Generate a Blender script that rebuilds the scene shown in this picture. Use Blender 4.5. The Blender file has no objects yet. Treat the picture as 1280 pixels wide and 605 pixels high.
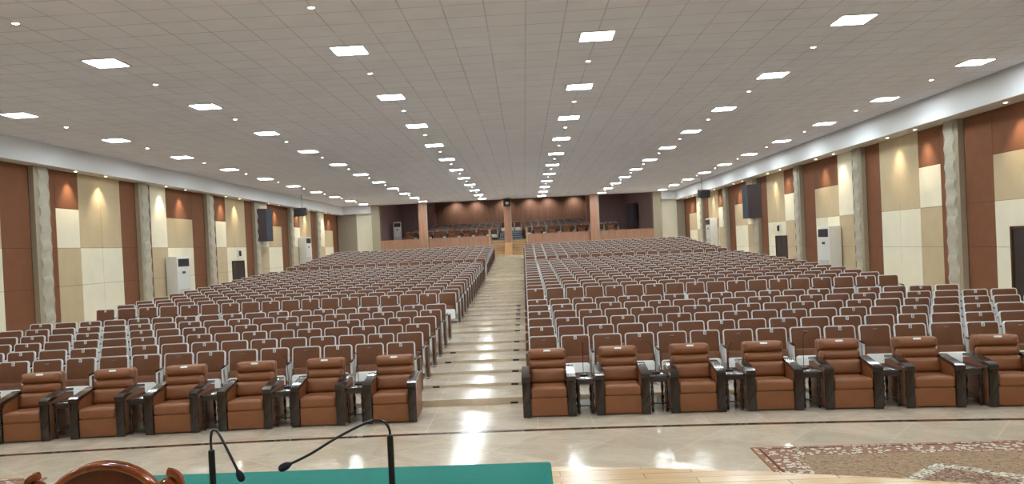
import bpy, math, random
from math import sin, cos, pi, radians, atan
from mathutils import Matrix, Vector
random.seed(7)
C = bpy.context.scene.collection
EYE = 2.6                      # camera height above the front floor; modelled relative to the eye, lifted at the end

# ------------------------------------------------------------------ materials
def nm(name):
    m = bpy.data.materials.new(name); m.use_nodes = True
    nt = m.node_tree; b = nt.nodes['Principled BSDF']
    return m, nt, b
def srgb(r, g, b):
    f = lambda c: (c/255/12.92) if c/255 <= .04045 else ((c/255+.055)/1.055)**2.4
    return (f(r), f(g), f(b), 1)
def N(nt, t, **k):
    n = nt.nodes.new(t)
    for a, v in k.items(): setattr(n, a, v)
    return n
def math_(nt, op, a, b=None, c=None):
    n = N(nt, 'ShaderNodeMath', operation=op)
    for i, v in enumerate((a, b, c)):
        if v is None: continue
        if isinstance(v, (int, float)): n.inputs[i].default_value = v
        else: nt.links.new(v, n.inputs[i])
    return n.outputs[0]
def mixc(nt, fac, a, b):
    n = N(nt, 'ShaderNodeMix', data_type='RGBA')
    for i, v in ((0, fac), (6, a), (7, b)):
        if isinstance(v, (int, float, tuple)): n.inputs[i].default_value = v
        else: nt.links.new(v, n.inputs[i])
    return n.outputs[2]
def coords(nt, scale=(1, 1, 1), rot=(0, 0, 0)):
    tc = N(nt, 'ShaderNodeTexCoord'); mp = N(nt, 'ShaderNodeMapping')
    mp.inputs['Scale'].default_value = scale; mp.inputs['Rotation'].default_value = rot
    nt.links.new(tc.outputs['Object'], mp.inputs['Vector']); return mp.outputs[0]
def noise(nt, vec, scale, detail=3, rough=.5, dist=0):
    n = N(nt, 'ShaderNodeTexNoise'); n.inputs['Scale'].default_value = scale
    n.inputs['Detail'].default_value = detail; n.inputs['Roughness'].default_value = rough
    n.inputs['Distortion'].default_value = dist
    nt.links.new(vec, n.inputs['Vector']); return n.outputs['Fac']
def ramp(nt, fac, stops):
    r = N(nt, 'ShaderNodeValToRGB'); e = r.color_ramp.elements
    while len(e) < len(stops): e.new(.5)
    for el, (p, c) in zip(e, stops): el.position = p; el.color = c
    nt.links.new(fac, r.inputs[0]); return r.outputs[0]
def bump(nt, b, h, strength=.2, dist=.01):
    n = N(nt, 'ShaderNodeBump'); n.inputs['Strength'].default_value = strength; n.inputs['Distance'].default_value = dist
    nt.links.new(h, n.inputs['Height']); nt.links.new(n.outputs[0], b.inputs['Normal'])
def simple(name, col, rough=.5, spec=.5, metal=0, var=.06, vs=12, bs=0, bscale=200, scale=(1,1,1)):
    """plain colour with a gentle procedural variation"""
    m, nt, b = nm(name)
    v = coords(nt, scale)
    f = noise(nt, v, vs, 4)
    lo = tuple(c*(1-var) for c in col[:3])+(1,); hi = tuple(min(1, c*(1+var)) for c in col[:3])+(1,)
    nt.links.new(ramp(nt, f, [(.3, lo), (.7, hi)]), b.inputs['Base Color'])
    b.inputs['Roughness'].default_value = rough; b.inputs['Specular IOR Level'].default_value = spec
    b.inputs['Metallic'].default_value = metal
    if bs: bump(nt, b, noise(nt, v, bscale, 2), bs, .002)
    return m
def emis(name, col, s):
    m, nt, b = nm(name)
    b.inputs['Base Color'].default_value = col
    b.inputs['Emission Color'].default_value = col; b.inputs['Emission Strength'].default_value = s
    return m
def woodm(name, c1, c2, rough=.4, scale=(1, 1, 12), rot=(0, 0, 0), sc=3, coat=0):
    m, nt, b = nm(name); v = coords(nt, scale, rot)
    f = noise(nt, v, sc, 6, .6, .6)
    nt.links.new(ramp(nt, f, [(.3, c1), (.7, c2)]), b.inputs['Base Color'])
    b.inputs['Roughness'].default_value = rough; b.inputs['Coat Weight'].default_value = coat
    b.inputs['Coat Roughness'].default_value = .08
    return m
def marble(name, c1, c2, joint, size=(.8, .8), rot=0, rough=.1):
    m, nt, b = nm(name); v = coords(nt, (1, 1, 1), (0, 0, rot))
    f = noise(nt, v, 1.3, 8, .62, 1.2)
    base = ramp(nt, f, [(.3, c1), (.7, c2)])
    vein = noise(nt, v, 4, 6, .7, 2.5)
    base = mixc(nt, math_(nt, 'MULTIPLY', math_(nt, 'LESS_THAN', math_(nt, 'ABSOLUTE', math_(nt, 'SUBTRACT', vein, .5)), .012), .35), base, tuple(c*.8 for c in c1[:3])+(1,))
    br = N(nt, 'ShaderNodeTexBrick'); br.offset = 0
    br.inputs['Scale'].default_value = 1; br.inputs['Brick Width'].default_value = size[0]; br.inputs['Row Height'].default_value = size[1]
    br.inputs['Mortar Size'].default_value = .004; br.inputs['Color1'].default_value = (1, 1, 1, 1); br.inputs['Color2'].default_value = (.9, .9, .9, 1)
    nt.links.new(v, br.inputs['Vector'])
    mul = N(nt, 'ShaderNodeMix', data_type='RGBA', blend_type='MULTIPLY'); mul.inputs[0].default_value = 1
    nt.links.new(base, mul.inputs[6]); nt.links.new(br.outputs['Color'], mul.inputs[7])
    nt.links.new(mixc(nt, br.outputs['Fac'], mul.outputs[2], joint), b.inputs['Base Color'])
    b.inputs['Roughness'].default_value = rough; b.inputs['Specular IOR Level'].default_value = .5
    bump(nt, b, noise(nt, coords(nt, (1, 2.2, 1)), 5, 3, .6), .30, .014)
    return m

M = {}
M['marble'] = marble('beige_marble', srgb(190, 174, 154), srgb(220, 206, 188), srgb(225, 216, 196))
M['marble_diag'] = marble('beige_marble_diagonal', srgb(192, 176, 154), srgb(214, 200, 180), srgb(220, 208, 190), (1.0, 1.0), radians(38))
M['riser'] = simple('tan_marble_riser', srgb(202, 186, 160), .25, var=.12, vs=3)
M['stripe'] = simple('dark_brown_marble', srgb(78, 52, 40), .15, var=.25, vs=8)
M['mat_mark'] = simple('pale_floor_box', srgb(205, 192, 165), .25)
def ceiling_mat():
    m, nt, b = nm('ceiling_tiles'); v = coords(nt)
    sx = N(nt, 'ShaderNodeSeparateXYZ'); nt.links.new(v, sx.inputs[0])
    def line(o, off, w):
        t = math_(nt, 'FRACT', math_(nt, 'DIVIDE', math_(nt, 'ADD', o, off), .6))
        return math_(nt, 'LESS_THAN', math_(nt, 'MINIMUM', t, math_(nt, 'SUBTRACT', 1, t)), w)
    lx = line(sx.outputs[0], 60.3+.0, .018); ly = line(sx.outputs[1], 60.3-13.3+.0+6, .022)
    f = noise(nt, v, 1.6, 4)
    base = ramp(nt, f, [(.3, srgb(222, 224, 233)), (.7, srgb(230, 231, 240))])
    f2 = noise(nt, v, .9, 2)
    lines = math_(nt, 'MULTIPLY', math_(nt, 'MAXIMUM', lx, ly), math_(nt, 'MULTIPLY', f2, .62))
    nt.links.new(mixc(nt, lines, base, srgb(112, 106, 104)), b.inputs['Base Color'])
    b.inputs['Roughness'].default_value = .8
    return m
M['ceiling'] = ceiling_mat()
def fascia_mat():
    m, nt, b = nm('white_fascia_grooved'); v = coords(nt)
    w = N(nt, 'ShaderNodeTexWave', wave_type='BANDS', bands_direction='Y'); w.inputs['Scale'].default_value = 3.2
    nt.links.new(v, w.inputs['Vector'])
    f = math_(nt, 'MULTIPLY', math_(nt, 'LESS_THAN', w.outputs['Fac'], .12), math_(nt, 'GREATER_THAN', noise(nt, v, .35, 1), .5))
    nt.links.new(mixc(nt, math_(nt, 'MULTIPLY', f, .13), srgb(222, 224, 226), srgb(170, 172, 175)), b.inputs['Base Color'])
    b.inputs['Roughness'].default_value = .45
    return m
M['fascia'] = fascia_mat()
M['soffit'] = simple('soffit_underside', srgb(205, 200, 190), .6, var=.03)
M['brown'] = simple('brown_fabric_panel', srgb(124, 82, 58), .85, .2, var=.05, vs=3, bs=.2)
M['brown_dark'] = simple('panel_gap', srgb(80, 52, 38), .9, .1)
M['beige'] = simple('beige_fabric_panel', srgb(190, 172, 140), .85, .2, var=.04, vs=2, bs=.2)
M['cream'] = simple('cream_fabric_panel', srgb(224, 218, 196), .85, .2, var=.03, vs=2, bs=.2)
M['greige'] = simple('greige_panel', srgb(150, 138, 122), .85, .2, var=.04)
M['pillar_olive'] = simple('olive_grey_pillar', srgb(158, 146, 124), .6, var=.05)
M['wave'] = simple('pale_wave_panel', srgb(178, 172, 154), .6, .3, var=.06, vs=1.5, bs=.1)
M['blank_wall'] = simple('stage_wall_paint', srgb(190, 175, 150), .8)
M['purple'] = simple('dark_plum_laminate', srgb(138, 112, 110), .55, var=.12, vs=2, scale=(6, 6, .5))
M['wing'] = woodm('balcony_back_veneer', srgb(112, 84, 72), srgb(140, 108, 90), .5, (7, 7, .35), sc=1.5)
M['parapet'] = woodm('parapet_veneer', srgb(150, 108, 84), srgb(176, 132, 106), .45, (6, 6, .5), sc=1.5)
M['stairwood'] = woodm('stair_oak', srgb(196, 150, 102), srgb(220, 178, 128), .35, (1, 8, 8), sc=1.5)
M['blue_step'] = simple('pale_blue_step_edge', srgb(176, 190, 204), .3)
M['dark'] = simple('near_black', srgb(26, 24, 26), .45)
M['door'] = simple('dark_door', srgb(44, 32, 28), .35, var=.2, vs=2, scale=(4, 4, .6))
M['seat'] = simple('brown_leatherette', srgb(112, 71, 46), .5, .35, var=.08, vs=9, bs=.25, bscale=90)
M['seat_dk'] = simple('brown_seat_shell', srgb(92, 60, 44), .5, .4, var=.08)
M['white'] = simple('white_painted_metal', srgb(226, 228, 228), .35, .5, var=.03)
M['white_gloss'] = simple('glossy_white_plastic', srgb(226, 230, 228), .15, .5, var=.02)
M['ink'] = simple('dark_ink', srgb(40, 40, 45), .6)
M['chrome'] = simple('brushed_plate', srgb(190, 180, 165), .25, .5, .8)
M['arm'] = woodm('dark_lacquered_wood', srgb(20, 12, 11), srgb(38, 26, 22), .2, (1, 6, 1), sc=4, coat=.5)
M['sofa'] = simple('tan_brown_leather', srgb(132, 82, 49), .45, .5, var=.07, vs=6, bs=.25, bscale=70)
M['table'] = woodm('espresso_table_wood', srgb(26, 16, 14), srgb(48, 32, 28), .2, (5, 1, 1), sc=4, coat=.6)
M['green'] = simple('green_tablecloth', srgb(22, 116, 106), .8, .2, var=.05, vs=30, bs=.3, bscale=300)
M['mic'] = simple('black_mic_metal', srgb(30, 32, 36), .35, .5)
M['foam'] = simple('black_foam', srgb(44, 48, 58), .9, .2, bs=.6, bscale=500)
M['ac'] = simple('off_white_casing', srgb(214, 214, 208), .4, var=.02)
M['ac_grille'] = simple('pale_grey_grille', srgb(176, 178, 178), .5)
M['speaker'] = simple('charcoal_speaker_case', srgb(58, 44, 42), .6)
M['spk_grille'] = simple('slate_speaker_grille', srgb(58, 66, 76), .6, bs=.5, bscale=300)
M['carved'] = woodm('carved_red_wood', srgb(92, 36, 18), srgb(160, 84, 40), .2, (3, 3, 3), sc=4, coat=.8)
M['carved_dk'] = woodm('dark_mahogany_back', srgb(66, 26, 16), srgb(104, 46, 28), .3, (8, 2, 1), sc=3, coat=.4)
M['panel_light'] = emis('panel_light_diffuser', (.88, .97, 1, 1), 68)
M['spot_light'] = emis('downlight_lens', (1, .93, .82, 1), 30)
M['warm_light'] = emis('warm_downlight_lens', (1, .85, .62, 1), 22)
def planks():
    m, nt, b = nm('stage_oak_planks'); v = coords(nt)
    br = N(nt, 'ShaderNodeTexBrick'); br.offset = .37; br.offset_frequency = 2
    br.inputs['Scale'].default_value = 1; br.inputs['Brick Width'].default_value = .9; br.inputs['Row Height'].default_value = .12
    br.inputs['Mortar Size'].default_value = .003; br.inputs['Color1'].default_value = srgb(222, 192, 146); br.inputs['Color2'].default_value = srgb(198, 160, 108)
    br.inputs['Mortar'].default_value = srgb(120, 86, 52)
    nt.links.new(v, br.inputs['Vector'])
    g = noise(nt, coords(nt, (1, 12, 1)), 3, 6, .6, .5)
    mul = N(nt, 'ShaderNodeMix', data_type='RGBA', blend_type='MULTIPLY'); mul.inputs[0].default_value = 1
    nt.links.new(br.outputs['Color'], mul.inputs[6]); nt.links.new(ramp(nt, g, [(.3, (.82, .8, .76, 1)), (.7, (1, 1, 1, 1))]), mul.inputs[7])
    nt.links.new(mul.outputs[2], b.inputs['Base Color']); b.inputs['Roughness'].default_value = .22
    return m
M['planks'] = planks()
def carpet_mat(hx, hy):
    """Persian style rug: dark edge lines, flowered border, mottled tan field, cream medallion"""
    m, nt, b = nm('persian_rug'); v = coords(nt)
    s = N(nt, 'ShaderNodeSeparateXYZ'); nt.links.new(v, s.inputs[0])
    ax = math_(nt, 'ABSOLUTE', s.outputs[0]); ay = math_(nt, 'ABSOLUTE', s.outputs[1])
    e = math_(nt, 'MINIMUM', math_(nt, 'SUBTRACT', hx, ax), math_(nt, 'SUBTRACT', hy, ay))      # distance to the rug's edge
    n1 = noise(nt, v, 3.5, 5, .7, 1.5); n2 = noise(nt, v, 22, 4, .7, 1)
    vo = N(nt, 'ShaderNodeTexVoronoi'); vo.inputs['Scale'].default_value = 14; nt.links.new(v, vo.inputs['Vector'])
    field = ramp(nt, n2, [(.35, srgb(112, 84, 68)), (.5, srgb(152, 128, 104)), (.68, srgb(166, 144, 116))])
    flowers = ramp(nt, vo.outputs['Distance'], [(.10, srgb(104, 62, 52)), (.2, srgb(206, 196, 178)), (.42, srgb(196, 184, 164)), (.46, srgb(92, 80, 76)), (.58, srgb(144, 108, 90))])
    med_d = math_(nt, 'ADD', math_(nt, 'ADD', math_(nt, 'DIVIDE', ax, hx*.40), math_(nt, 'DIVIDE', ay, hy*.42)), math_(nt, 'MULTIPLY', math_(nt, 'SUBTRACT', n1, .5), .35))
    ring = math_(nt, 'LESS_THAN', math_(nt, 'ABSOLUTE', math_(nt, 'SUBTRACT', med_d, .9)), .16)
    inner = math_(nt, 'LESS_THAN', med_d, .74)
    cor = math_(nt, 'GREATER_THAN', math_(nt, 'ADD', math_(nt, 'ADD', math_(nt, 'DIVIDE', ax, hx), math_(nt, 'DIVIDE', ay, hy)), math_(nt, 'MULTIPLY', n1, .35)), 1.62)
    c = mixc(nt, ring, field, mixc(nt, math_(nt, 'GREATER_THAN', n2, .49), srgb(120, 104, 92), srgb(206, 200, 182)))
    c = mixc(nt, inner, c, mixc(nt, math_(nt, 'GREATER_THAN', n2, .5), srgb(112, 80, 68), srgb(160, 138, 118)))
    c = mixc(nt, cor, c, flowers)
    bd = math_(nt, 'LESS_THAN', math_(nt, 'ADD', e, math_(nt, 'MULTIPLY', math_(nt, 'SUBTRACT', n1, .5), .12)), .42)
    c = mixc(nt, bd, c, flowers)
    c = mixc(nt, math_(nt, 'LESS_THAN', math_(nt, 'ABSOLUTE', math_(nt, 'SUBTRACT', e, .09)), .016), c, srgb(104, 60, 48))
    c = mixc(nt, math_(nt, 'LESS_THAN', e, .03), c, srgb(150, 108, 82))
    nt.links.new(c, b.inputs['Base Color']); b.inputs['Roughness'].default_value = .95
    b.inputs['Specular IOR Level'].default_value = .1
    bump(nt, b, n2, .3, .004)
    return m

# ------------------------------------------------------------------ mesh builder
class MB:
    def __init__(s): s.v = []; s.f = []; s.m = []; s.mats = []; s.sm = True
    def mi(s, m):
        if m not in s.mats: s.mats.append(m)
        return s.mats.index(m)
    def add(s, vs, fs, m, T=None):
        k = len(s.v); mi = s.mi(m)
        s.v += [tuple(T @ Vector(p)) if T else tuple(p) for p in vs]
        s.f += [tuple(i+k for i in f) for f in fs]; s.m += [mi]*len(fs)
        return s
    def box(s, x0, x1, y0, y1, z0, z1, m, T=None):
        vs = [(x, y, z) for z in (z0, z1) for y in (y0, y1) for x in (x0, x1)]
        return s.add(vs, [(0, 2, 3, 1), (4, 5, 7, 6), (0, 1, 5, 4), (2, 6, 7, 3), (0, 4, 6, 2), (1, 3, 7, 5)], m, T)
    def loft(s, rings, m, T=None, caps=True, closed=True):
        n = len(rings[0]); vs = [p for r in rings for p in r]; fs = []
        for i in range(len(rings)-1):
            for j in range(n if closed else n-1):
                a = i*n+j; b_ = i*n+(j+1) % n
                fs.append((a, b_, b_+n, a+n))
        if caps: fs += [tuple(range(n))[::-1], tuple((len(rings)-1)*n+j for j in range(n))]
        return s.add(vs, fs, m, T)
    def slab(s, w, h, t, m, T=None, r=.03, b=.015, seg=2, cs=3):
        """rounded slab: width along x, height along z, thickness along y, centred"""
        def outline(i, y):
            W = w/2-i; H = h/2-i; R = max(r-i, .0008); o = []
            for cx_, cz, a0 in ((W-R, H-R, 0), (-(W-R), H-R, 90), (-(W-R), -(H-R), 180), (W-R, -(H-R), 270)):
                for k in range(cs+1):
                    a = radians(a0+90*k/cs); o.append((cx_+R*cos(a), y, cz+R*sin(a)))
            return o
        rings = []
        for k in range(seg+1):
            a = pi/2*k/seg; rings.append(outline(b*(1-sin(a)), -t/2+b*(1-cos(a))))
        for k in range(seg+1):
            a = pi/2*(1-k/seg); rings.append(outline(b*(1-sin(a)), t/2-b*(1-cos(a))))
        return s.loft(rings, m, T)
    def prism(s, pts, y0, y1, m, T=None):
        """polygon in x,z pushed along y"""
        return s.loft([[(x, y0, z) for x, z in pts], [(x, y1, z) for x, z in pts]], m, T)
    def prismx(s, pts, x0, x1, m, T=None):
        return s.loft([[(x0, y, z) for y, z in pts], [(x1, y, z) for y, z in pts]], m, T)
    def prismz(s, pts, z0, z1, m, T=None):
        return s.loft([[(x, y, z0) for x, y in pts], [(x, y, z1) for x, y in pts]], m, T)
    def lathe(s, prof, m, T=None, n=14):
        return s.loft([[(r*cos(2*pi*k/n), r*sin(2*pi*k/n), z) for k in range(n)] for r, z in prof], m, T)
    def tube(s, path, rad, m, T=None, n=8, sq=None):
        P = [Vector(p) for p in path]; rings = []; up = None
        for i, p in enumerate(P):
            d = (P[min(i+1, len(P)-1)]-P[max(i-1, 0)]).normalized()
            if up is None:
                up = Vector((0, 1, 0)) if abs(d.y) < .8 else Vector((0, 0, 1))
            a = d.cross(up).normalized(); b_ = a.cross(d).normalized(); up = b_
            r = rad[i] if isinstance(rad, (list, tuple)) else rad
            if sq: rings.append([tuple(p+a*x*sq[0]+b_*y*sq[1]) for x, y in ((-.5, -.5), (.5, -.5), (.5, .5), (-.5, .5))])
            else: rings.append([tuple(p+a*r*cos(2*pi*k/n)+b_*r*sin(2*pi*k/n)) for k in range(n)])
        return s.loft(rings, m, T)
    def build(s, name, parent=None, smooth=True, ang=38):
        me = bpy.data.meshes.new(name); me.from_pydata(s.v, [], s.f)
        for m in s.mats: me.materials.append(M[m])
        me.polygons.foreach_set('material_index', s.m)
        me.update()
        if smooth:
            me.shade_smooth(); me.set_sharp_from_angle(angle=radians(ang))
        o = bpy.data.objects.new(name, me); C.objects.link(o); o.parent = parent
        return o
def thing(name, label, cat, loc=(0, 0, 0), rz=0, group=None):
    o = bpy.data.objects.new(name, None); C.objects.link(o); o.empty_display_size = .1
    o.location = loc; o.rotation_euler = (0, 0, rz); o['label'] = label; o['category'] = cat
    if group: o['group'] = group
    return o
def tag(o, label, cat, group=None, kind=None):
    o['label'] = label; o['category'] = cat
    if group: o['group'] = group
    if kind: o['kind'] = kind
    return o
def struct(o): o['kind'] = 'structure'; return o
def dup(root, loc, rz, label, group=None, skip=()):
    r = root.copy(); C.objects.link(r); r.location = loc; r.rotation_euler = (0, 0, rz); r['label'] = label
    if group: r['group'] = group
    for ch in list(root.children):
        if ch.name.split('.')[0] in skip: continue
        c = ch.copy(); C.objects.link(c); c.parent = r
        for g in list(ch.children):
            d = g.copy(); C.objects.link(d); d.parent = c
    return r
ORD = ['', 'first', 'second', 'third', 'fourth', 'fifth', 'sixth', 'seventh', 'eighth', 'ninth', 'tenth', 'eleventh', 'twelfth',
       'thirteenth', 'fourteenth', 'fifteenth', 'sixteenth', 'seventeenth', 'eighteenth', 'nineteenth', 'twentieth']

# ------------------------------------------------------------------ camera (fitted to the ceiling lights and the columns)
cxw, FPX, PPX, PPY, YAW, PIT, ROL = .7239, 979.12, 612.18, 321.04, -.0448, -.01188, -.04635
fw = Vector((sin(YAW)*cos(PIT), cos(YAW)*cos(PIT), sin(PIT))); r0 = Vector((cos(YAW), -sin(YAW), 0)); u0 = r0.cross(fw)
rr = cos(ROL)*r0+sin(ROL)*u0; uu = -sin(ROL)*r0+cos(ROL)*u0
cam = bpy.data.cameras.new('camera'); co = bpy.data.objects.new('camera', cam); C.objects.link(co)
Rm = Matrix((rr, uu, -fw)).transposed().to_4x4()
co.matrix_world = Matrix.Translation((cxw, 0, 0)) @ Rm
cam.sensor_width = 36; cam.sensor_fit = 'HORIZONTAL'; cam.lens = FPX*36/1280
cam.shift_x = (640-PPX)/1280; cam.shift_y = (PPY-302.5)/1280
cam.clip_start = .05; cam.clip_end = 300
bpy.context.scene.camera = co
def px(p):
    d = Vector(p)-Vector((cxw, 0, 0)); z = d.dot(fw)
    return PPX+FPX*d.dot(rr)/z, PPY-FPX*d.dot(uu)/z

# ------------------------------------------------------------------ setting: dimensions
FL = -2.6; CE = 3.48; XL = -12.95; XR = 12.4; YB = 57.3; YS = -7.0
ARC = .0078; XA = .3
def arc(y, x): return y-ARC*(x-XA)**2
def rowY(k): return 13.80+1.13*(k-1) if k <= 6 else (22.4+1.13*(k-7) if k <= 20 else 40.1+1.13*(k-21))
def rowZ(k): return -2.49+.052*(k-1) if k <= 6 else (-2.12+.044*(k-7) if k <= 20 else -1.42+.076*(k-21))
treads = []                                     # (front edge, height)
for k in range(1, 31):
    treads.append((rowY(k)-.88, rowZ(k)))
    if k == 6: treads.append((20.5, -2.18))
treads.append((rowY(30)+1.0, -.70)); treads.append((53.6, -.62))
xs = [XL-.3+i*(XR-XL+.6)/26 for i in range(27)]
f = MB()
def strip(y0, y1, z, m, a0=1, a1=1):
    A = [(x, arc(y0, x) if a0 else y0, z) for x in xs]; B = [(x, arc(y1, x) if a1 else y1, z) for x in xs]
    f.loft([A, B], m, caps=False, closed=False)
f.add([(XL-.3, YS-.2, FL), (XR+.3, YS-.2, FL), (XR+.3, 8, FL), (XL-.3, 8, FL)], [(0, 1, 2, 3)], 'marble_diag')
strip(8, 10.97, FL, 'marble_diag', 0, 1)
strip(10.97, 11.09, FL, 'stripe')
strip(11.09, treads[0][0], FL, 'marble')
zp = FL
for i, (y, z) in enumerate(treads):
    A = [(x, arc(y, x), zp) for x in xs]; B = [(x, arc(y, x), z) for x in xs]
    f.loft([A, B], 'riser', caps=False, closed=False)
    last = i == len(treads)-1
    strip(y, YB+.1 if last else treads[i+1][0], z, 'marble', 1, 0 if last else 1)
    zp = z
struct(f.build('floor', ang=20))
# ceiling
c = MB(); c.box(XL+.45, XR-.7, YS-.2, YB+.1, CE, CE+.12, 'ceiling'); struct(c.build('ceiling'))

# side walls with their fabric panels (pattern stays in the wall's mesh)
colsY = [21.15+5.95*k for k in range(-4, 6)]
def side_wall(name, X, s, ZT):
    """s=+1: wall on the right, its face looks to -x"""
    w = MB(); w.box(min(X+s*.02, X+s*.3), max(X+s*.02, X+s*.3), YS-.2, YB+.1, FL, CE+.1, 'brown_dark')
    ZB = FL
    def panel(y0, y1, z0, z1, m):
        g = .008
        if y0 < YS: return
        y1 = min(y1, YB)
        if y1-y0 < .05: return
        T = Matrix.Translation((X+s*.012, (y0+y1)/2, (z0+z1)/2)) @ Matrix.Rotation(pi/2, 4, 'Z')
        w.slab(y1-y0-g, z1-z0-g, .03, m, T, r=.004, b=.004, seg=1, cs=1)
    def brown(y0, y1):
        for z0, z1 in ((ZB, -.57), (-.57, .57), (.57, ZT)): panel(y0, y1, z0, z1, 'brown')
    for k, cy in enumerate(colsY):
        kk = k-4; typ = 'A' if kk % 2 == 0 else 'B'
        if typ == 'A':
            brown(cy+.4, cy+1.25)
            panel(cy+1.25, cy+2.45, 1.75, ZT, 'brown'); panel(cy+1.25, cy+2.45, .57, 1.75, 'cream')
            panel(cy+1.25, cy+2.45, -.57, .57, 'beige'); panel(cy+1.25, cy+2.45, ZB, -.57, 'beige')
            for a in (2.45, 3.7):
                panel(cy+a, cy+a+1.25, .57, ZT, 'beige'); panel(cy+a, cy+a+1.25, -.57, .57, 'cream'); panel(cy+a, cy+a+1.25, ZB, -.57, 'cream')
            brown(cy+4.95, cy+5.98)
        else:
            brown(cy+.4, cy+1.15)
            panel(cy+1.15, cy+2.42, .57, ZT, 'cream')
            for z0, z1 in ((-.57, .57), (ZB, -.57)): panel(cy+1.15, cy+2.42, z0, z1, 'beige')
            panel(cy+2.42, cy+4.75, 1.72, ZT, 'brown'); panel(cy+2.42, cy+4.75, .57, 1.72, 'beige')
            for a in (2.42, 3.585):
                for z0, z1 in ((-.57, .57), (ZB, -.57)): panel(cy+a, cy+a+1.165, z0, z1, 'cream')
            brown(cy+4.75, cy+5.98)
    return struct(w.build(name, smooth=False))
side_wall('wall_left', XL, -1, 2.9); side_wall('wall_right', XR, 1, 2.84)
tn = 0
def trim(o):
    global tn
    tn += 1; o.name = 'trim_%d' % tn; return struct(o)
# columns with the wavy facing
for s, X in ((-1, XL), (1, XR)):
    for cy in colsY[2:]:
        w = MB(); xf = X-s*.15
        w.box(min(X, xf), max(X, xf), cy+.05, cy+.75, FL, 2.95, 'pillar_olive')
        n = 96; R = []
        for i in range(n+1):
            z = FL+(2.85-FL)*i/n; a = 2*pi*z/.5; d = .018*sin(a); e = .022*sin(a+1.1)
            R.append([(xf-s*(.0), cy+.20+e, z), (xf-s*(.04+d), cy+.22+e, z), (xf-s*(.04+d), cy+.66+e, z), (xf, cy+.68+e, z)])
        w.loft(R, 'wave'); trim(w.build('trim', ang=60))
# soffits: white fascia band and underside along both sides and over the rear corners
for s, X, xf, ZT in ((-1, XL, -12.47, 2.88), (1, XR, 11.75, 2.83)):
    w = MB(); x0, x1 = sorted((X+s*.25, xf))
    w.box(x0, x1, YS, YB, ZT, CE+.1, 'fascia'); w.box(x0, x1, YS, YB, ZT-.012, ZT, 'soffit'); trim(w.build('trim'))
for x0, x1 in ((-12.5, -10.36), (10.7, 11.78)):
    w = MB(); w.box(x0, x1, YB-.45, YB+.1, 2.9, CE+.1, 'fascia'); trim(w.build('trim'))
# rear corner walls beside the balcony opening
w = MB()
for x0, x1, m in ((-13.2, -11.55, 'greige'), (-11.55, -10.36, 'cream'), (10.7, 11.85, 'cream'), (11.85, 12.7, 'greige')):
    w.box(x0, x1, YB, YB+.25, FL, CE+.1, m)
w.box(-10.36, -9.76, YB-.35, YB+.25, FL, CE, 'pillar_olive'); w.box(10.1, 10.7, YB-.35, YB+.25, FL, CE, 'pillar_olive')
w.box(-10.36, 10.7, YB+.02, YB+.2, CE+.0, 4.6, 'fascia')     # header above the opening
struct(w.build('wall_rear', smooth=False))
# balcony recess
w = MB()
def vwall(xa, ya, xb, yb, m, z0=.3, z1=4.6, t=.15):
    d = Vector((xb-xa, yb-ya, 0)); n = Vector((-d.y, d.x, 0)).normalized()*t
    w.prismz([(xa, ya), (xb, yb), (xb+n.x, yb+n.y), (xa+n.x, ya+n.y)], z0, z1, m)
vwall(-9.78, 57.5, -9.35, 64, 'purple'); vwall(-9.35, 64, -7.07, 64, 'purple'); vwall(-7.07, 64, -7.07, 70, 'purple')
vwall(-7.07, 70, 6.3, 70, 'wing'); vwall(6.3, 70, 6.3, 64, 'purple'); vwall(6.3, 64, 8.96, 64, 'purple'); vwall(8.96, 64, 10.12, 57.5, 'purple')
struct(w.build('wall_balcony', smooth=False))
w = MB(); w.box(-10.4, 10.7, YB+.2, 70.3, 4.5, 4.62, 'soffit'); struct(w.build('ceiling_balcony'))
w = MB(); w.box(-10.3, 10.6, 57.2, 70.1, .3, .5, 'purple')
tiers = [(60.75+.98*k, .60+.11*k) for k in range(8)]
for k, (y, z) in enumerate(tiers):
    y1 = y+.98
    xa, xb = (-9.3, 8.7) if y1 < 64 else (-7.05, 6.28)
    if k == 7: y1 = 69.9
    w.box(xa, -1.15, y, y1, .45, z, 'purple'); w.box(.6, xb, y, y1, .45, z, 'purple')
w.box(-1.15, .6, 61.6, 69.9, .45, 1.1, 'marble')
struct(w.build('floor_balcony', smooth=False))
# balcony front: parapets, posts, pillars, wooden stair
w = MB()
for x0, x1 in ((-9.78, -1.62), (.9, 10.12)):
    w.box(x0, x1, 57.0, 57.14, -.72, .80, 'parapet'); w.box(x0, x1, 56.97, 57.17, .80, .86, 'parapet')
struct(w.build('wall_parapet', smooth=False))
w = MB()
for x0, x1 in ((-6.85, -6.25), (-.66, -.14), (5.55, 6.15)):
    w.box(x0, x1, 56.6, 57.1, -.7, CE, 'parapet')
    w.box(x1-.04, x1+.03, 56.56, 56.62, -.7 if x0 != -.66 else .3, CE, 'pillar_olive')
trim(w.build('trim', smooth=False))
w = MB()
for i in range(6):
    w.box(-1.60, .86, 55.23+.3*i, 57.3, -.62+.187*i, -.62+.187*(i+1)-.03, 'stairwood')
    w.box(-1.64, .90, 55.17+.3*i, 55.5+.3*i+.02, -.62+.187*(i+1)-.035, -.62+.187*(i+1), 'pillar_olive')
w.box(-.66, -.14, 55.1, 55.3, -.62, -.2, 'stairwood'); w.box(-.66, -.14, 55.3, 56.6, -.62, .3, 'stairwood')
struct(w.build('floor_stairs', smooth=False))
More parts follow.
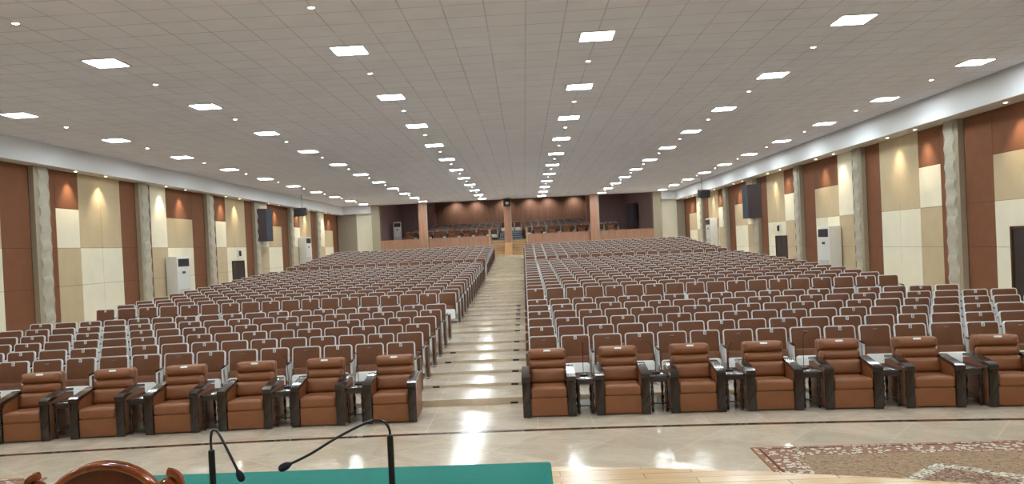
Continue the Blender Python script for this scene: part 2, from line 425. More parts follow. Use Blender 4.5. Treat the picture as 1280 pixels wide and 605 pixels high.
for x, lab in ((-1.70, 'light oak newel post on the left of the wooden stairs'), (.94, 'light oak newel post on the right of the wooden stairs')):
    w = MB(); w.box(-.045, .045, -.045, .045, 0, 1.86, 'stairwood'); w.slab(.12, .05, .12, 'stairwood', Matrix.Translation((0, 0, 1.88)), r=.01, b=.01)
    o = w.build('newel_post'); o.location = (x, 55.15, -.62); tag(o, lab, 'post')
w = MB()
for i in range(4):
    w.box(-1.1, .55, 60.4+.3*i, 61.62, .5+.15*i, .5+.15*(i+1)-.04, 'dark'); w.box(-1.12, .57, 60.36+.3*i, 60.72+.3*i, .5+.15*(i+1)-.05, .5+.15*(i+1), 'blue_step')
struct(w.build('floor_balcony_steps', smooth=False))
# stage, and the wall behind the camera
w = MB(); pts = [(XL, YS)]+[(XL+.0, 1.5)]
for i in range(25):
    x = -9+i*18/24; pts.append((x, 5.73-.05*(x+.45)**2 if abs(x+.45) < 7 else 3.28-.55*(abs(x+.45)-7)))
pts += [(XR, 1.5), (XR, YS)]
w.prismz(pts[::-1], FL, -1.6, 'planks'); struct(w.build('floor_stage', smooth=False))
w = MB(); w.box(XL-.3, XR+.3, YS-.2, YS, FL, CE+.1, 'blank_wall'); struct(w.build('wall_stage'))
# doors in the side walls
dn = 0
for s, X, y0, y1 in ((1, XR, 17.55, 19.35), (-1, XL, 17.55, 19.35), (1, XR, 35.35, 36.95), (-1, XL, 36.0, 37.6)):
    zb = -2.35 if y0 < 30 else -1.98; zt = -.07
    dn += 1; w = MB(); a, b_ = sorted((X-s*.005, X+s*.05)); w.box(a, b_, y0+.06, y1-.06, zb, zt-.06, 'door')
    ym = (y0+y1)/2; a2, b2 = sorted((X-s*.012, X)); w.box(a2, b2, ym-.006, ym+.006, zb, zt-.06, 'dark')
    d = struct(w.build('door_%d' % dn))
    w = MB(); a, b_ = sorted((X-s*.03, X+s*.03))
    for q in ((y0, y0+.06, zb, zt), (y1-.06, y1, zb, zt), (y0, y1, zt-.06, zt)): w.box(a, b_, *q, 'stripe')
    w.build('door_frame', d)
    w = MB(); w.tube([(X-s*.0, ym-.1, (zb+zt)/2-.1), (X-s*.06, ym-.1, (zb+zt)/2-.1), (X-s*.06, ym-.1, (zb+zt)/2+.15), (X-s*.0, ym-.1, (zb+zt)/2+.15)], .012, 'chrome'); w.build('door_handle', d)
    if y0 > 30:
        T = thing('emergency_light', 'small dark emergency light above the side door in the %s wall' % ('right' if s > 0 else 'left'), 'light', (X-s*.02, ym+.1, .27), 0, None)
        w = MB(); a, b_ = sorted((0, -s*.05)); w.box(a, b_, -.14, .14, -.18, .18, 'ac'); w.build('backplate', T)
        w = MB(); w.slab(.14, .26, .08, 'dark', Matrix.Translation((-s*.08, 0, 0)) @ Matrix.Rotation(pi/2, 4, 'Z'), r=.05, b=.02); w.build('lamp_head', T)

# ------------------------------------------------------------------ ceiling lights
side_words = ['far left', 'second from left', 'third from left', 'third from right', 'second from right', 'far right']
pl = None; dl = None
for i in range(6):
    x = -10.5+4.2*i
    for j in range(-3, 11):
        y = 13.3+4.2*j-.0026*x*x
        u, v_ = px((x, y, CE)) if y > 1 else (-1, -1)
        inview = 0 < u < 1280 and -5 < v_ < 605
        jj = sum(1 for q in range(-3, j+1) if (13.3+4.2*q-.0026*x*x) > 1 and 0 < px((x, 13.3+4.2*q-.0026*x*x, CE))[0] < 1280 and px((x, 13.3+4.2*q-.0026*x*x, CE))[1] > -5)
        lab = ('square white ceiling panel light, %s from the stage in the %s row' % (ORD[jj], side_words[i])) if inview else 'square white ceiling panel light directly above the stage area, out of the picture'
        if pl is None:
            T = pl = thing('panel_light', lab, 'ceiling light', (x, y, CE), 0, 'square ceiling panel lights')
            w = MB(); 
            for q in ((-.3, .3, -.3, -.27), (-.3, .3, .27, .3), (-.3, -.27, -.27, .27), (.27, .3, -.27, .27)): w.box(*q, -.022, 0, 'white')
            w.build('frame', T)
            w = MB(); w.box(-.27, .27, -.27, .27, -.016, -.002, 'panel_light'); w.build('diffuser', T)
        else: dup(pl, (x, y, CE), 0, lab)
        y2 = 15.1+4.2*j-.0026*x*x
        if j > 9: continue
        u, v_ = px((x, y2, CE)) if y2 > 1 else (-1, -1)
        if not (-5 < u < 1285 and -5 < v_ < 605): continue
        lab = 'tiny round ceiling downlight just beyond the %s panel light of the %s row' % (ORD[jj], side_words[i]) if jj else 'tiny round ceiling downlight before the first panel light of the %s row' % side_words[i]
        if dl is None:
            T = dl = thing('downlight', lab, 'ceiling light', (x, y2, CE), 0, 'small round ceiling downlights')
            w = MB(); w.lathe([(.062, 0), (.064, -.01), (.05, -.016), (.044, -.01), (.044, 0)], 'white'); w.build('ring', T)
            w = MB(); w.lathe([(.042, -.002), (.042, -.012), (.02, -.018)], 'spot_light'); w.build('lens', T)
        else: dup(dl, (x, y2, CE), 0, lab)
# soffit downlights with their warm pools on the wall panels
sd = None
ld = bpy.data.lights.new('soffit_spot', 'SPOT'); ld.energy = 150; ld.spot_size = radians(84); ld.spot_blend = 1; ld.color = (1, .80, .55); ld.shadow_soft_size = .03
for s, X, ZT in ((-1, -12.66, 2.876), (1, 12.06, 2.826)):
    n = 0
    for k, cy in enumerate(colsY):
        kk = k-4
        for q, off in enumerate((1.9, 3.6)):
            y = cy+off
            if not 12 < y < 57: continue
            u, v_ = px((X, y, ZT))
            if not -60 < u < 1340: continue
            if 0 < u < 1280: n += 1; lab = 'small warm downlight under the %s soffit, %s from the stage' % ('left' if s < 0 else 'right', ORD[n])
            else: lab = 'small warm downlight under the %s soffit, just outside the picture' % ('left' if s < 0 else 'right')
            if sd is None:
                T = sd = thing('soffit_light', lab, 'light', (X, y, ZT), 0, 'warm downlights under the soffits')
                w = MB(); w.lathe([(.075, 0), (.077, -.01), (.06, -.018), (.05, -.012), (.05, 0)], 'white'); w.build('ring', T)
                w = MB(); w.lathe([(.048, -.002), (.048, -.01), (.02, -.022)], 'warm_light'); w.build('lens', T)
            else: T = dup(sd, (X, y, ZT), 0, lab)
            lo = bpy.data.objects.new('soffit_spot', ld); C.objects.link(lo)
            lo.location = (X, y, ZT-.06); lo.rotation_euler = (0, -s*radians(4), 0)
            lo.parent = None
# wash lights over the balcony's back wall and inside the recess
lw = bpy.data.lights.new('balcony_wash', 'SPOT'); lw.energy = 150; lw.spot_size = radians(125); lw.spot_blend = 1; lw.color = (1, .88, .74); lw.shadow_soft_size = .1
for x in (-5.2, -3.4, -.9, 1.4, 3.0, 5.3):
    lo = bpy.data.objects.new('balcony_wash', lw); C.objects.link(lo); lo.location = (x, 69.3, 4.4); lo.rotation_euler = (radians(12), 0, 0)
la = bpy.data.lights.new('balcony_lamp', 'AREA'); la.size = 1.2; la.energy = 26; la.color = (1, .95, .9)
for x in (-6, -2, 2, 6):
    for y in (60, 66):
        if y == 66 and abs(x) == 6: continue
        lo = bpy.data.objects.new('balcony_lamp', la); C.objects.link(lo); lo.location = (x, y, 4.4)

# ------------------------------------------------------------------ auditorium seats
BT = Matrix.Translation((0, .0, .36)) @ Matrix.Rotation(radians(-9), 4, 'X')      # back plane: local z runs up the reclined back
def seat_parts(low=False):
    P = {}
    sg, cs = (1, 1) if low else (3, 4)
    w = MB(); w.slab(.472, .52, .07, 'seat', BT @ Matrix.Translation((0, .0, .255)), r=.045, b=.022, seg=sg, cs=cs+1); P['backrest'] = w
    w = MB(); U = [(-.243, 0, -.10), (-.243, 0, .47)]
    nn = 2 if low else 5
    for k in range(1, nn+1): a = pi-pi/2*k/nn; U.append((-.198+.045*cos(a), 0, .475+.045*sin(a)))
    for k in range(nn+1): a = pi/2-pi/2*k/nn; U.append((.198+.045*cos(a), 0, .475+.045*sin(a)))
    U.append((.243, 0, -.10))
    w.tube(U, 0, 'white', BT, sq=(.017, .050)); P['back_frame'] = w
    w = MB(); w.slab(.478, .56, .03, 'seat_dk', BT @ Matrix.Translation((0, .05, .235)), r=.04, b=.012, seg=1, cs=cs); P['back_shell'] = w
    ST = Matrix.Translation((0, -.13, .19)) @ Matrix.Rotation(radians(-14), 4, 'X')
    w = MB(); w.slab(.46, .36, .14, 'seat', ST @ Matrix.Translation((0, -.01, .16)), r=.03, b=.045, seg=sg, cs=cs); P['seat'] = w
    w = MB(); w.slab(.45, .29, .05, 'white_gloss', ST @ Matrix.Translation((0, -.085, .07)), r=.05, b=.02, seg=sg, cs=cs); P['seat_underside'] = w
    def bracket(x):
        w = MB()
        w.box(x-.018, x+.018, -.05, .06, .0, .62, 'white')
        w.prismx([(-.27, .36), (-.235, .36), (-.235, .585), (-.05, .60), (-.05, .62), (-.27, .60)], x-.014, x+.014, 'white')
        w.prismx([(-.27, .36), (-.235, .40), (-.05, .26), (-.05, .21)], x-.014, x+.014, 'white')
        w.box(x-.02, x+.02, -.14, .14, 0, .012, 'white')
        return w
    P['armrest_bracket'] = bracket(.28)
    w = MB(); w.slab(.042, .36, .03, 'arm', Matrix.Translation((.28, -.125, .625)) @ Matrix.Rotation(radians(92), 4, 'X'), r=.022, b=.01, seg=1, cs=2); P['armrest'] = w
    return P
def end_panel():
    w = MB(); w.slab(.36, .61, .05, 'seat_dk', Matrix.Translation((0, .03, .305)) @ Matrix.Rotation(pi/2, 4, 'Z'), r=.02, b=.006, seg=1, cs=2); w.box(-.0265, .0265, -.155, -.145, .02, .04, 'white')
    return w
def tag_mb(z, w_=.05, h_=.06):
    w = MB(); T = BT @ Matrix.Translation((0, -.042, z))
    w.slab(w_, h_, .012, 'white', T, r=.006, b=.003, seg=1, cs=1)
    for a, b_, c_, d in ((-.012, .012, .014, .019), (-.012, .012, -.019, -.014), (-.012, -.007, -.014, .014), (.007, .012, -.014, .014), (-.007, .007, -.003, .003)):
        w.box(a, b_, -.0075, -.005, c_, d, 'ink', T)
    return w
GS = 'brown tip-up seats in the hall'
proto = thing('auditorium_seat', '', 'chair', (0, 0, -50), 0, GS)
for k, mb in seat_parts().items(): mb.build(k, proto)
x_tag = tag_mb(.475); me_tag = x_tag.build('number_tag'); me_tag.parent = None
w = MB(); T = BT @ Matrix.Translation((0, -.04, .45)); w.slab(.075, .02, .01, 'chrome', T, r=.005, b=.002, seg=1, cs=1); me_plq = w.build('metal_plaque')
me_end = end_panel().build('end_panel')
seats = []                                                       # (depth, row, side, n, x, y, z, rz)
def mk(k, x, side, n):
    y = arc(rowY(k), x); rz = atan(-2*ARC*(x-XA))
    seats.append((y, k, side, n, x, y, rowZ(k), rz))
XR0, XL0 = .70, -1.27
for k in range(1, 31):
    nr = 20 if k <= 4 else 19 if k == 5 else 18
    for n in range(nr): mk(k, XR0+.28+.56*n, 'right', n+1)
    for n in range(18): mk(k, XL0-.28-.56*n, 'left', n+1)
def vis(s):
    u, v_ = px((s[4], s[5], s[6]+.75)); return -12 < u < 1292
seats.sort(key=lambda s: (s[1] > 8, s[5] if s[1] > 8 else s[1], s[5]))
vs_ = [s for s in seats if vis(s)]
ind = vs_[:300]; indset = set(id(s) for s in ind)
rest = [s for s in seats if id(s) not in indset]
def flagged(k, side, n):
    odd = (k % 2 == 0) or k == 7
    if k == 7 and side == 'left': return n % 2 == 0
    return (n % 2 == (1 if odd else 0)) if side == 'right' else (n % 2 == (0 if k % 2 == 0 else 1))
def addpart(src, parent, name, loc=(0, 0, 0)):
    c_ = src.copy(); c_.name = name; C.objects.link(c_); c_.parent = parent; c_.location = loc; return c_
first = True
for s in ind:
    y, k, side, n, x, _, z, rz = s
    fl = flagged(k, side, n) and k <= 7
    lab = '%s brown tip-up seat, %s from the central aisle, %s row, %s block' % ('number-tagged' if fl else 'white-framed', ORD[n], ORD[k], side)
    if first: o = proto; o.location = (x, y, z); o.rotation_euler = (0, 0, rz); o['label'] = lab; first = False
    else: o = dup(proto, (x, y, z), rz, lab, skip=('number_tag', 'metal_plaque', 'end_panel'))
    if fl: addpart(me_tag, o, 'number_tag')
    elif k == 1: addpart(me_plq, o, 'metal_plaque')
    if n == 1: addpart(me_end, o, 'end_panel', (.326 if side == 'left' else -.29, 0, 0))
bpy.data.objects.remove(me_tag); bpy.data.objects.remove(me_plq); bpy.data.objects.remove(me_end)
# the rest of the seats, beyond three hundred
low = seat_parts(True); S = MB()
lowm = MB()
for k, mb in low.items():
    if k == 'armrest': pass
    lowm.add(mb.v, mb.f, 'seat')
    base = len(lowm.m)-len(mb.m)
    for q, mi in enumerate(mb.m): lowm.m[base+q] = lowm.mi(mb.mats[mi])
endm = end_panel()
def put(mb, T):
    k0 = len(S.v); S.v += [tuple(T @ Vector(p)) for p in mb.v]; S.f += [tuple(i+k0 for i in f_) for f_ in mb.f]
    mp = [S.mi(m) for m in mb.mats]; S.m += [mp[i] for i in mb.m]
def place_rest(x, y, z, rz, end=0):
    T = Matrix.Translation((x, y, z)) @ Matrix.Rotation(rz, 4, 'Z'); put(lowm, T)
    if end: put(endm, T @ Matrix.Translation((.326 if end > 0 else -.29, 0, 0)))
for s in rest:
    place_rest(s[4], s[5], s[6], s[7], 0 if s[3] != 1 else (1 if s[2] == 'left' else -1))
for k, (y, z) in enumerate(tiers[:7]):
    xl, xr = (-8.3, 7.9) if k < 2 else (-6.8, 6.1)
    x = -1.6
    while x > xl: place_rest(x, y+.62, z, 0); x -= .56
    x = 1.1
    while x < xr: place_rest(x, y+.62, z, 0); x += .56
for r_ in range(5):
    for q in range(3): place_rest(-.84+.56*q, 62.6+r_*1.2, 1.1, 0)
o = S.build('auditorium_seat_rows', ang=50)
tag(o, 'the far rows of brown tip-up seats filling the rear of the hall and the balcony', 'chairs', None, 'stuff')

# ------------------------------------------------------------------ armchairs of the front row
def bolster(w, cx_, cy_, cz, wx, hz, ty, tilt=0, m='sofa', b=.05, r=.05):
    w.slab(wx, hz, ty, m, Matrix.Translation((cx_, cy_, cz)) @ Matrix.Rotation(radians(tilt), 4, 'X'), r=r, b=b, seg=4, cs=4)
def make_armchair(label, loc, rz):
    T = thing('armchair', label, 'armchair', loc, rz, 'leather armchairs in the front row')
    w = MB(); w.slab(.55, .27, .12, 'sofa', Matrix.Translation((0, .075, .155)), r=.01, b=.012, seg=2); w.box(-.27, .27, .1, .84, .03, .28, 'sofa'); w.build('base_panel', T)
    w = MB(); w.slab(.545, .62, .17, 'sofa', Matrix.Translation((0, .31, .355)) @ Matrix.Rotation(radians(90-3), 4, 'X'), r=.03, b=.05, seg=4); w.build('seat_cushion', T)
    w = MB()
    bolster(w, 0, .60, .53, .59, .235, .20, -12, b=.07)
    bolster(w, 0, .655, .705, .585, .15, .18, -12, b=.07)
    bolster(w, 0, .69, .86, .60, .17, .19, -10, b=.08)
    w.build('back_cushions', T)
    w = MB(); w.slab(.59, .88, .10, 'sofa', Matrix.Translation((0, .78, .50)) @ Matrix.Rotation(radians(-8), 4, 'X'), r=.05, b=.03, seg=3); w.build('back_shell', T)
    for s in (-1, 1):
        xa = s*.34
        w = MB()                                                     # upholstered arm with a rounded front shoulder
        prof = [(.04, .03), (.86, .03), (.86, .60), (.60, .64), (.3, .60), (.12, .56), (.06, .50), (.04, .42)]
        w.prismx(prof, xa-.055, xa+.055, 'sofa'); w.build('arm', T)
        w = MB()
        w.slab(.125, .60, .05, 'arm', Matrix.Translation((xa, .015, .305)), r=.012, b=.008); w.build('arm_front', T)
        w = MB()
        top = [(-.02, .545), (-.02, .605), (.03, .625), (.3, .655), (.60, .69), (.84, .66), (.84, .62), (.60, .645), (.3, .605), (.03, .57)]
        w.prismx(top, xa-.066, xa+.066, 'arm'); w.build('arm_cap', T)
    w = MB(); w.slab(.11, .03, .008, 'white', Matrix.Translation((0, .62, .925)) @ Matrix.Rotation(radians(-38), 4, 'X'), r=.005, b=.002, seg=1, cs=1); w.build('number_tag', T)
    return T
cx_list = [('right', .995+1.105*i) for i in range(7)]+[('left', -1.42-1.10*i) for i in range(7)]
ac0 = None; cnt = {'right': 0, 'left': 0}
def arcA(x): return 11.80-.0082*(x-.3)**2
for side, x in cx_list:
    cnt[side] += 1; y = arcA(x); rz = atan(-2*.0082*(x-.3))
    lab = 'tan leather front-row armchair with dark wood arms, %s from the aisle on the %s' % (ORD[cnt[side]], side)
    if ac0 is None: ac0 = make_armchair(lab, (x, y, FL), rz)
    else: dup(ac0, (x, y, FL), rz, lab)
# balcony armchairs
for side, lst in (('left', [-2.5-1.1*i for i in range(6)]), ('right', [1.75+1.1*i for i in range(6)])):
    for i, x in enumerate(lst):
        dup(ac0, (x, 58.6, .5), 0, 'brown armchair behind the balcony parapet, %s from the stairs on the %s' % (ORD[i+1], side), 'armchairs on the balcony')

# side tables between the armchairs
def make_table(label, loc, rz):
    T = thing('side_table', label, 'side table', loc, rz, 'dark side tables between the armchairs')
    w = MB(); w.slab(.285, .62, .035, 'table', Matrix.Translation((0, .36, .535)) @ Matrix.Rotation(pi/2, 4, 'X'), r=.02, b=.01); w.build('tabletop', T)
    w = MB(); 
    for q in ((-.12, .12, .09, .11), (-.12, .12, .61, .63), (-.12, -.10, .1, .62), (.10, .12, .1, .62)): w.box(*q, .46, .52, 'table')
    w.build('apron', T)
    w = MB(); w.slab(.2, .5, .02, 'table', Matrix.Translation((0, .36, .13)) @ Matrix.Rotation(pi/2, 4, 'X'), r=.01, b=.006, seg=1); w.build('lower_shelf', T)
    prof = [(.012, 0), (.02, .01), (.022, .04), (.014, .07), (.024, .12), (.024, .15), (.013, .18), (.022, .26), (.026, .3), (.016, .35), (.024, .38), (.014, .41), (.022, .44), (.024, .52)]
    for sx in (-1, 1):
        for sy in (.12, .60):
            w = MB(); w.lathe(prof, 'table', Matrix.Translation((sx*.105, sy, 0)), n=10); w.build('leg', T)
    return T
tb0 = None; n = {'right': 0, 'left': 0}; tabs = {}
for side in ('right', 'left'):
    X = [x for s_, x in cx_list if s_ == side]
    for a, b_ in zip(X, X[1:]):
        x = (a+b_)/2; n[side] += 1; y = arcA(x); rz = atan(-2*.0082*(x-.3))
        lab = 'narrow dark wood side table with turned legs, %s from the aisle on the %s' % (ORD[n[side]], side)
        if tb0 is None: o = tb0 = make_table(lab, (x, y+.02, FL), rz)
        else: o = dup(tb0, (x, y+.02, FL), rz, lab)
        tabs[(side, n[side])] = (x, y)
def gooseneck(label, loc, pts, base, head_r, stick=None, cat='microphone', grp=None, neck_r=.004):
    T = thing('gooseneck_microphone', label, cat, loc, 0, grp)
    w = MB(); w.slab(base[0], base[1], base[2], 'mic', Matrix.Translation((0, 0, base[2]/2)) @ Matrix.Rotation(pi/2, 4, 'X'), r=.015, b=.008); w.build('base', T)
    if stick:
        w = MB(); w.lathe([(stick[0]*1.15, base[2]-.002), (stick[0]*1.1, base[2]+.02), (stick[0], base[2]+.03), (stick[0], stick[1]-.004), (stick[0]*.7, stick[1])], 'mic'); w.build('stem', T)
    P = [Vector(p) for p in pts]; path = []                          # Catmull-Rom through the points
    Q = [P[0]]+P+[P[-1]]
    for i in range(1, len(Q)-2):
        for t in range(8):
            t /= 8; a, b_, c_, d = Q[i-1], Q[i], Q[i+1], Q[i+2]
            path.append(.5*((2*b_)+(c_-a)*t+(2*a-5*b_+4*c_-d)*t*t+(3*b_-a-3*c_+d)*t**3))
    path.append(P[-1])
    w = MB(); w.tube([tuple(p) for p in path], neck_r, 'mic'); w.build('gooseneck', T)
    d = (P[-1]-P[-2]).normalized(); q = d.to_track_quat('Z', 'Y').to_matrix().to_4x4()
    w = MB(); r = head_r; w.lathe([(r*.35, -r*.6), (r*.6, -.1*r), (r*.9, r*.5), (r, r*1.2), (r*.97, r*2.0), (r*.75, r*2.6), (r*.3, r*2.9)], 'foam', Matrix.Translation(P[-1]) @ q, n=14); w.build('windscreen', T)
    return T
for (side, k), (bend, hh) in {('right', 1): (0, .50), ('right', 2): (-.13, .50), ('right', 3): (.02, .42), ('right', 4): (.0, .55), ('left', 1): (.0, .50), ('left', 2): (0, .50)}.items():
    x, y = tabs[(side, k)]
    pts = [(0, 0, .02), (0, 0, .25), (bend*.3, -.02, hh-.12), (bend*.7, -.05, hh-.02), (bend, -.10, hh-.0)]
    gooseneck('thin black gooseneck microphone on the %s side table from the aisle, %s side' % (ORD[k], side), (x, y+.40, FL+.551), pts, (.12, .12, .025), .011, grp='microphones on the side tables', neck_r=.005)

# ------------------------------------------------------------------ step lights in the aisle risers
k = 0
for i in range(0, 12):
    y, z = treads[i]; zb = FL if i == 0 else treads[i-1][1]
    for x in ((.44,) if i not in (1, 3, 4) else (.44, -.98)):
        w = MB(); w.box(-.06, .06, -.012, 0, .008, .036, 'dark'); w.box(-.066, .066, -.008, 0, .004, .04, 'chrome')
        o = w.build('step_light'); o.location = (x, arc(y, x), zb)
        tag(o, 'small dark step light in the %s aisle riser, %s side' % (ORD[i+1], 'right' if x > 0 else 'left'), 'light', 'step lights in the aisle')

# ------------------------------------------------------------------ rugs
def rug(label, x, y, hx, hy):
    M['rug%f' % x] = carpet_mat(hx, hy)
    w = MB(); w.slab(hx*2, hy*2, .014, 'rug%f' % x, Matrix.Rotation(pi/2, 4, 'X'), r=.02, b=.005, seg=1, cs=2)
    o = w.build('rug'); o.location = (x, y, FL+.0075); o.rotation_euler = (0, 0, radians(-1.5) if x > 0 else radians(1.5)); tag(o, label, 'rug')
rug('large patterned Persian rug on the marble floor at the right front', 5.12, 8.1, 1.8, 1.52)
rug('patterned Persian rug on the marble floor at the left front', -7.75, 7.6, 2.5, 1.75)

# ------------------------------------------------------------------ stage table, cloth, microphones, carved chair
ZS = -1.6; TX0, TX1, TY0, TY1, TZ = -1.1, .79, 2.45, 3.15, -.87
T = thing('conference_table', 'long wooden table on the stage hidden under a green cloth', 'table', ((TX0+TX1)/2, (TY0+TY1)/2, ZS))
hx, hy = (TX1-TX0)/2-.02, (TY1-TY0)/2-.02
w = MB(); w.slab(hx*2, hy*2, .035, 'table', Matrix.Translation((0, 0, .705)) @ Matrix.Rotation(pi/2, 4, 'X'), r=.02, b=.008); w.build('tabletop', T)
for sx in (-1, 1):
    for sy in (-1, 1):
        w = MB(); w.box(sx*(hx-.08)-.03, sx*(hx-.08)+.03, sy*(hy-.08)-.03, sy*(hy-.08)+.03, 0, .69, 'table'); w.build('leg', T)
w = MB(); R = []
def clo(off, z, wv=0):
    o = []; X0, X1, Y0_, Y1_ = -hx-.02-off, hx+.02+off, -hy-.02-off, hy+.02+off; nn = 24
    for a, b_ in (((X0, Y0_), (X1, Y0_)), ((X1, Y0_), (X1, Y1_)), ((X1, Y1_), (X0, Y1_)), ((X0, Y1_), (X0, Y0_))):
        for t in range(nn):
            t /= nn; x = a[0]+(b_[0]-a[0])*t; y = a[1]+(b_[1]-a[1])*t; e = wv*sin(x*23+y*31)*.5
            x += e*(1 if abs(a[0]-b_[0]) < .01 else 0); y += e*(1 if abs(a[1]-b_[1]) < .01 else 0)
            o.append((x, y, z))
    return o
w.loft([clo(.012, .13, .05), clo(.008, .45, .03), clo(.0, .66, .008), clo(-.0, .722), clo(-.012, .73)], 'green')
o = w.build('tablecloth', ang=50); o.location = ((TX0+TX1)/2, (TY0+TY1)/2, ZS)
tag(o, 'plain green cloth draped over the long table on the stage', 'tablecloth')
def W(p, o_): return tuple(a-b_ for a, b_ in zip(p, o_))
o1 = (.245, 2.6, TZ)
gooseneck('black gooseneck microphone with long bent neck, right one on the green cloth', o1,
          [(0, 0, .25), (-.002, 0, .278), (-.022, 0, .305), (-.07, -.005, .305), (-.17, -.02, .262), (-.262, -.03, .212), (-.335, -.035, .180)], (.13, .15, .04), .0135, (.011, .26), neck_r=.0045)
o2 = (-.366, 2.6, TZ)
gooseneck('black gooseneck microphone drooping to the right, left one on the green cloth', o2,
          [(0, 0, .22), (0, 0, .268), (.006, 0, .292), (.018, -.002, .296), (.034, -.01, .282), (.068, -.02, .222), (.100, -.03, .160)], (.13, .15, .04), .0125, (.011, .23), neck_r=.0045)
# carved chair seen from behind
T = thing('carved_armchair', 'carved polished reddish wood chair back at the lower left, behind the green table', 'chair', (-.35, 1.9, ZS), 0)
zc = 1.115                                                            # crest height
arcp = [(.152*cos(radians(a)), 0, zc-.145+.130*sin(radians(a))) for a in range(180, -1, -10)]
w = MB(); w.tube([(x*1.02, y, z) for x, y, z in arcp], .010, 'carved', n=10); w.tube([(x*.99, y+.022, z+.002) for x, y, z in arcp], .008, 'carved', n=8); w.build('crest_rail', T)
w = MB(); pan = [(x*.97, z-.005) for x, y, z in arcp]+[(.15, .93), (.21, .84), (.2, .45), (-.2, .45), (-.21, .84), (-.15, .93)]
w.prism(pan[::-1], -.004, .030, 'carved_dk'); w.build('back_panel', T)
for s in (-1, 1):
    w = MB(); sp = []
    for k in range(30):
        a = radians(95-k*17); r = .034*(1-k/38); sp.append((s*(.168+r*cos(a)), 0, 1.055+r*sin(a)-.008))
    w.tube(sp, [.011-.0002*k for k in range(30)], 'carved', n=8); w.lathe([(.016, -.012), (.022, 0), (.016, .012), (.004, .016)], 'carved', Matrix.Translation((s*.168, 0, 1.047)) @ Matrix.Rotation(pi/2, 4, 'X')); w.build('volute', T)
    w = MB(); w.tube([(s*.19, 0, 1.0), (s*.235, .005, .88), (s*.225, .0, .7), (s*.235, .02, .46), (s*.24, 0, .2), (s*.25, -.03, .0)], [.022, .026, .022, .026, .026, .02], 'carved', n=8); w.build('back_post', T)
    w = MB(); w.tube([(s*.235, .02, .68), (s*.27, .15, .70), (s*.285, .34, .68), (s*.28, .42, .64)], .020, 'carved', n=8); w.tube([(s*.27, .36, .66), (s*.255, .38, .44)], .018, 'carved', n=8); w.build('arm', T)
    w = MB(); w.tube([(s*.25, .44, .42), (s*.27, .46, .25), (s*.24, .45, .12), (s*.26, .48, .0)], [.03, .026, .02, .024], 'carved', n=8); w.build('leg', T)
w = MB(); w.slab(.50, .48, .07, 'carved', Matrix.Translation((0, .23, .40)) @ Matrix.Rotation(pi/2, 4, 'X'), r=.04, b=.02); w.build('seat_frame', T)
w = MB(); w.slab(.44, .42, .07, 'sofa', Matrix.Translation((0, .24, .455)) @ Matrix.Rotation(pi/2, 4, 'X'), r=.05, b=.03); w.build('cushion', T)

# ------------------------------------------------------------------ standing air conditioners
def aircon(label, x, y, z, s, wd=1.15, h=1.92, d=.44, rz=None):
    """s=+1: against the right wall, front looks to -x"""
    T = thing('air_conditioner', label, 'air conditioner', (x, y, z), rz if rz is not None else (-pi/2 if s > 0 else pi/2), 'floor-standing air conditioners')
    w = MB(); w.slab(wd, h-.06, d, 'ac', Matrix.Translation((0, 0, h/2+.03)), r=.02, b=.015); w.build('cabinet', T)
    w = MB(); w.box(-wd/2+.02, wd/2-.02, -d/2+.02, d/2-.02, 0, .07, 'dark'); w.build('plinth', T)
    w = MB(); w.slab(wd*.82, .30, .02, 'dark', Matrix.Translation((0, -d/2-.002, h-.24)), r=.02, b=.005, seg=1); 
    for i in range(6): w.box(-wd*.39, wd*.39, -d/2-.02, -d/2-.010, h-.36+.045*i, h-.352+.045*i, 'speaker')
    w.build('air_outlet', T)
    w = MB(); w.slab(wd*.24, .09, .012, 'ink', Matrix.Translation((0, -d/2-.002, h-.62)), r=.02, b=.004, seg=1); w.build('control_panel', T)
    w = MB(); w.slab(wd*.78, .5, .016, 'ac_grille', Matrix.Translation((0, -d/2-.002, .42)), r=.01, b=.004, seg=1)
    for i in range(11): w.box(-wd*.37, wd*.37, -d/2-.016, -d/2-.008, .20+.042*i, .215+.042*i, 'ac')
    w.build('intake_grille', T)
    return T
def zfloor(x, y):
    z = FL
    for ty, tz in treads:
        if y > arc(ty, x)-.0: z = tz
    return z
def acbase(x, y, hy=.6): return zfloor(x, y-hy)
aircon('white standing air conditioner against the left wall, nearer the stage', XL+.26, 29.75, zfloor(XL+.3, 31.0), -1, h=1.93)
aircon('white standing air conditioner against the right wall, nearer the stage', XR-.26, 29.9, zfloor(XR-.3, 30.7), 1, h=1.93)
aircon('white standing air conditioner against the left wall, far end by the last column', XL+.26, 47.5, zfloor(XL+.3, 48.8), -1, h=1.9)
aircon('white standing air conditioner against the right wall, far end by the last column', XR-.26, 48.2, zfloor(XR-.3, 49.0), 1, h=1.9)
aircon('pale standing air conditioner on the balcony, left corner', -9.05, 60.4, .5, 0, wd=.6, h=1.8, d=.4, rz=radians(10))

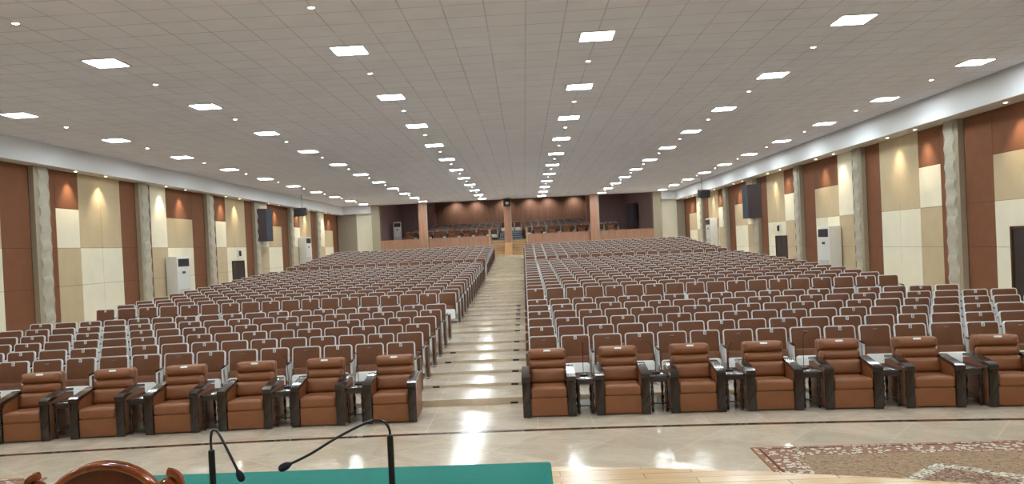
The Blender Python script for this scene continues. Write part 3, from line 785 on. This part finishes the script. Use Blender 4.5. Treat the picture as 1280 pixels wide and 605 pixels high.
# ------------------------------------------------------------------ loudspeakers
for s, X, y in ((-1, XL, 40.05), (1, XR, 39.8)):
    T = thing('wall_loudspeaker', 'tall dark loudspeaker mounted high on the %s wall' % ('left' if s < 0 else 'right'), 'loudspeaker', (X, y, .87), 0)
    w = MB()
    def P(a, b_): return (-s*a, b_)
    pts = [P(.0, -.95), P(.50, -.42), P(.62, .15), P(.42, .9), P(.0, .95)]
    if s < 0: pts = pts[::-1]
    w.prismz(pts, 0, 1.65, 'speaker'); w.build('cabinet', T, smooth=False)
    w = MB(); g = [P(.505, -.42), P(.625, .15), P(.635, .15), P(.52, -.425)]
    if s < 0: g = g[::-1]
    w.prismz(g, .03, 1.62, 'spk_grille')
    w.build('grille', T, smooth=False)
    w = MB(); w.box(min(-s*.0, -s*.1), max(-s*.0, -s*.1), -.1, .1, -.12, 0, 'white'); w.build('wall_bracket', T)
for s, x, y in ((-1, -12.05, 44.6), (1, 11.25, 46)):
    T = thing('hanging_loudspeaker', 'small black loudspeaker hanging from the ceiling near the %s wall' % ('left' if s < 0 else 'right'), 'loudspeaker', (x, y, CE), 0)
    w = MB(); w.tube([(-.1*s, 0, 0), (-.1*s, 0, -.72)], .014, 'dark'); w.lathe([(.05, -.02), (.05, 0)], 'dark', Matrix.Translation((-.1*s, 0, 0))); w.build('hanging_rod', T)
    w = MB(); w.slab(.62, .42, .42, 'speaker', Matrix.Translation((0, 0, -.95)) @ Matrix.Rotation(radians(12*s), 4, 'Z') @ Matrix.Rotation(radians(8), 4, 'X'), r=.03, b=.02); w.build('cabinet', T)
    w = MB(); w.slab(.58, .38, .02, 'spk_grille', Matrix.Translation((0, 0, -.95)) @ Matrix.Rotation(radians(12*s), 4, 'Z') @ Matrix.Rotation(radians(8), 4, 'X') @ Matrix.Translation((0, -.215, 0)), r=.03, b=.005, seg=1); w.build('grille', T)
    w = MB(); w.box(-.33, -.31, -.04, .04, -1.0, -.70, 'dark'); w.box(.31, .33, -.04, .04, -1.0, -.70, 'dark'); w.box(-.33, .33, -.04, .04, -.73, -.70, 'dark'); w.build('yoke', T)
T = thing('pillar_loudspeaker', 'small black loudspeaker at the top of the central rear pillar', 'loudspeaker', (-.40, 56.6, 3.15), 0)
w = MB(); w.slab(.46, .48, .26, 'dark', Matrix.Translation((0, -.16, 0)), r=.03, b=.02); w.build('cabinet', T)
w = MB(); w.lathe([(.12, 0), (.1, .03), (.04, .04)], 'ac_grille', Matrix.Translation((.02, -.29, -.02)) @ Matrix.Rotation(pi/2, 4, 'X')); w.build('driver', T)
T = thing('balcony_loudspeaker', 'tall dark loudspeaker on the right side wall of the balcony', 'loudspeaker', (9.28, 61.2, 1.05), atan(1.16/6.5))
w = MB(); w.box(-.28, 0, -.8, .8, 0, 1.85, 'speaker'); w.build('cabinet', T)
w = MB(); w.box(-.3, -.28, -.75, .75, .04, 1.81, 'spk_grille'); w.build('grille', T)

# ------------------------------------------------------------------ lift everything so that the front floor is z = 0
for o in list(bpy.context.scene.objects):
    if o.parent is None: o.location.z += EYE

# ------------------------------------------------------------------ world and view
wd = bpy.data.worlds.new('world'); bpy.context.scene.world = wd; wd.use_nodes = True
wd.node_tree.nodes['Background'].inputs[0].default_value = (.8, .85, .9, 1); wd.node_tree.nodes['Background'].inputs[1].default_value = .05
vs = bpy.context.scene.view_settings
vs.view_transform = 'Standard'; vs.look = 'None'; vs.gamma = 1; vs.use_curve_mapping = False; vs.exposure = .07
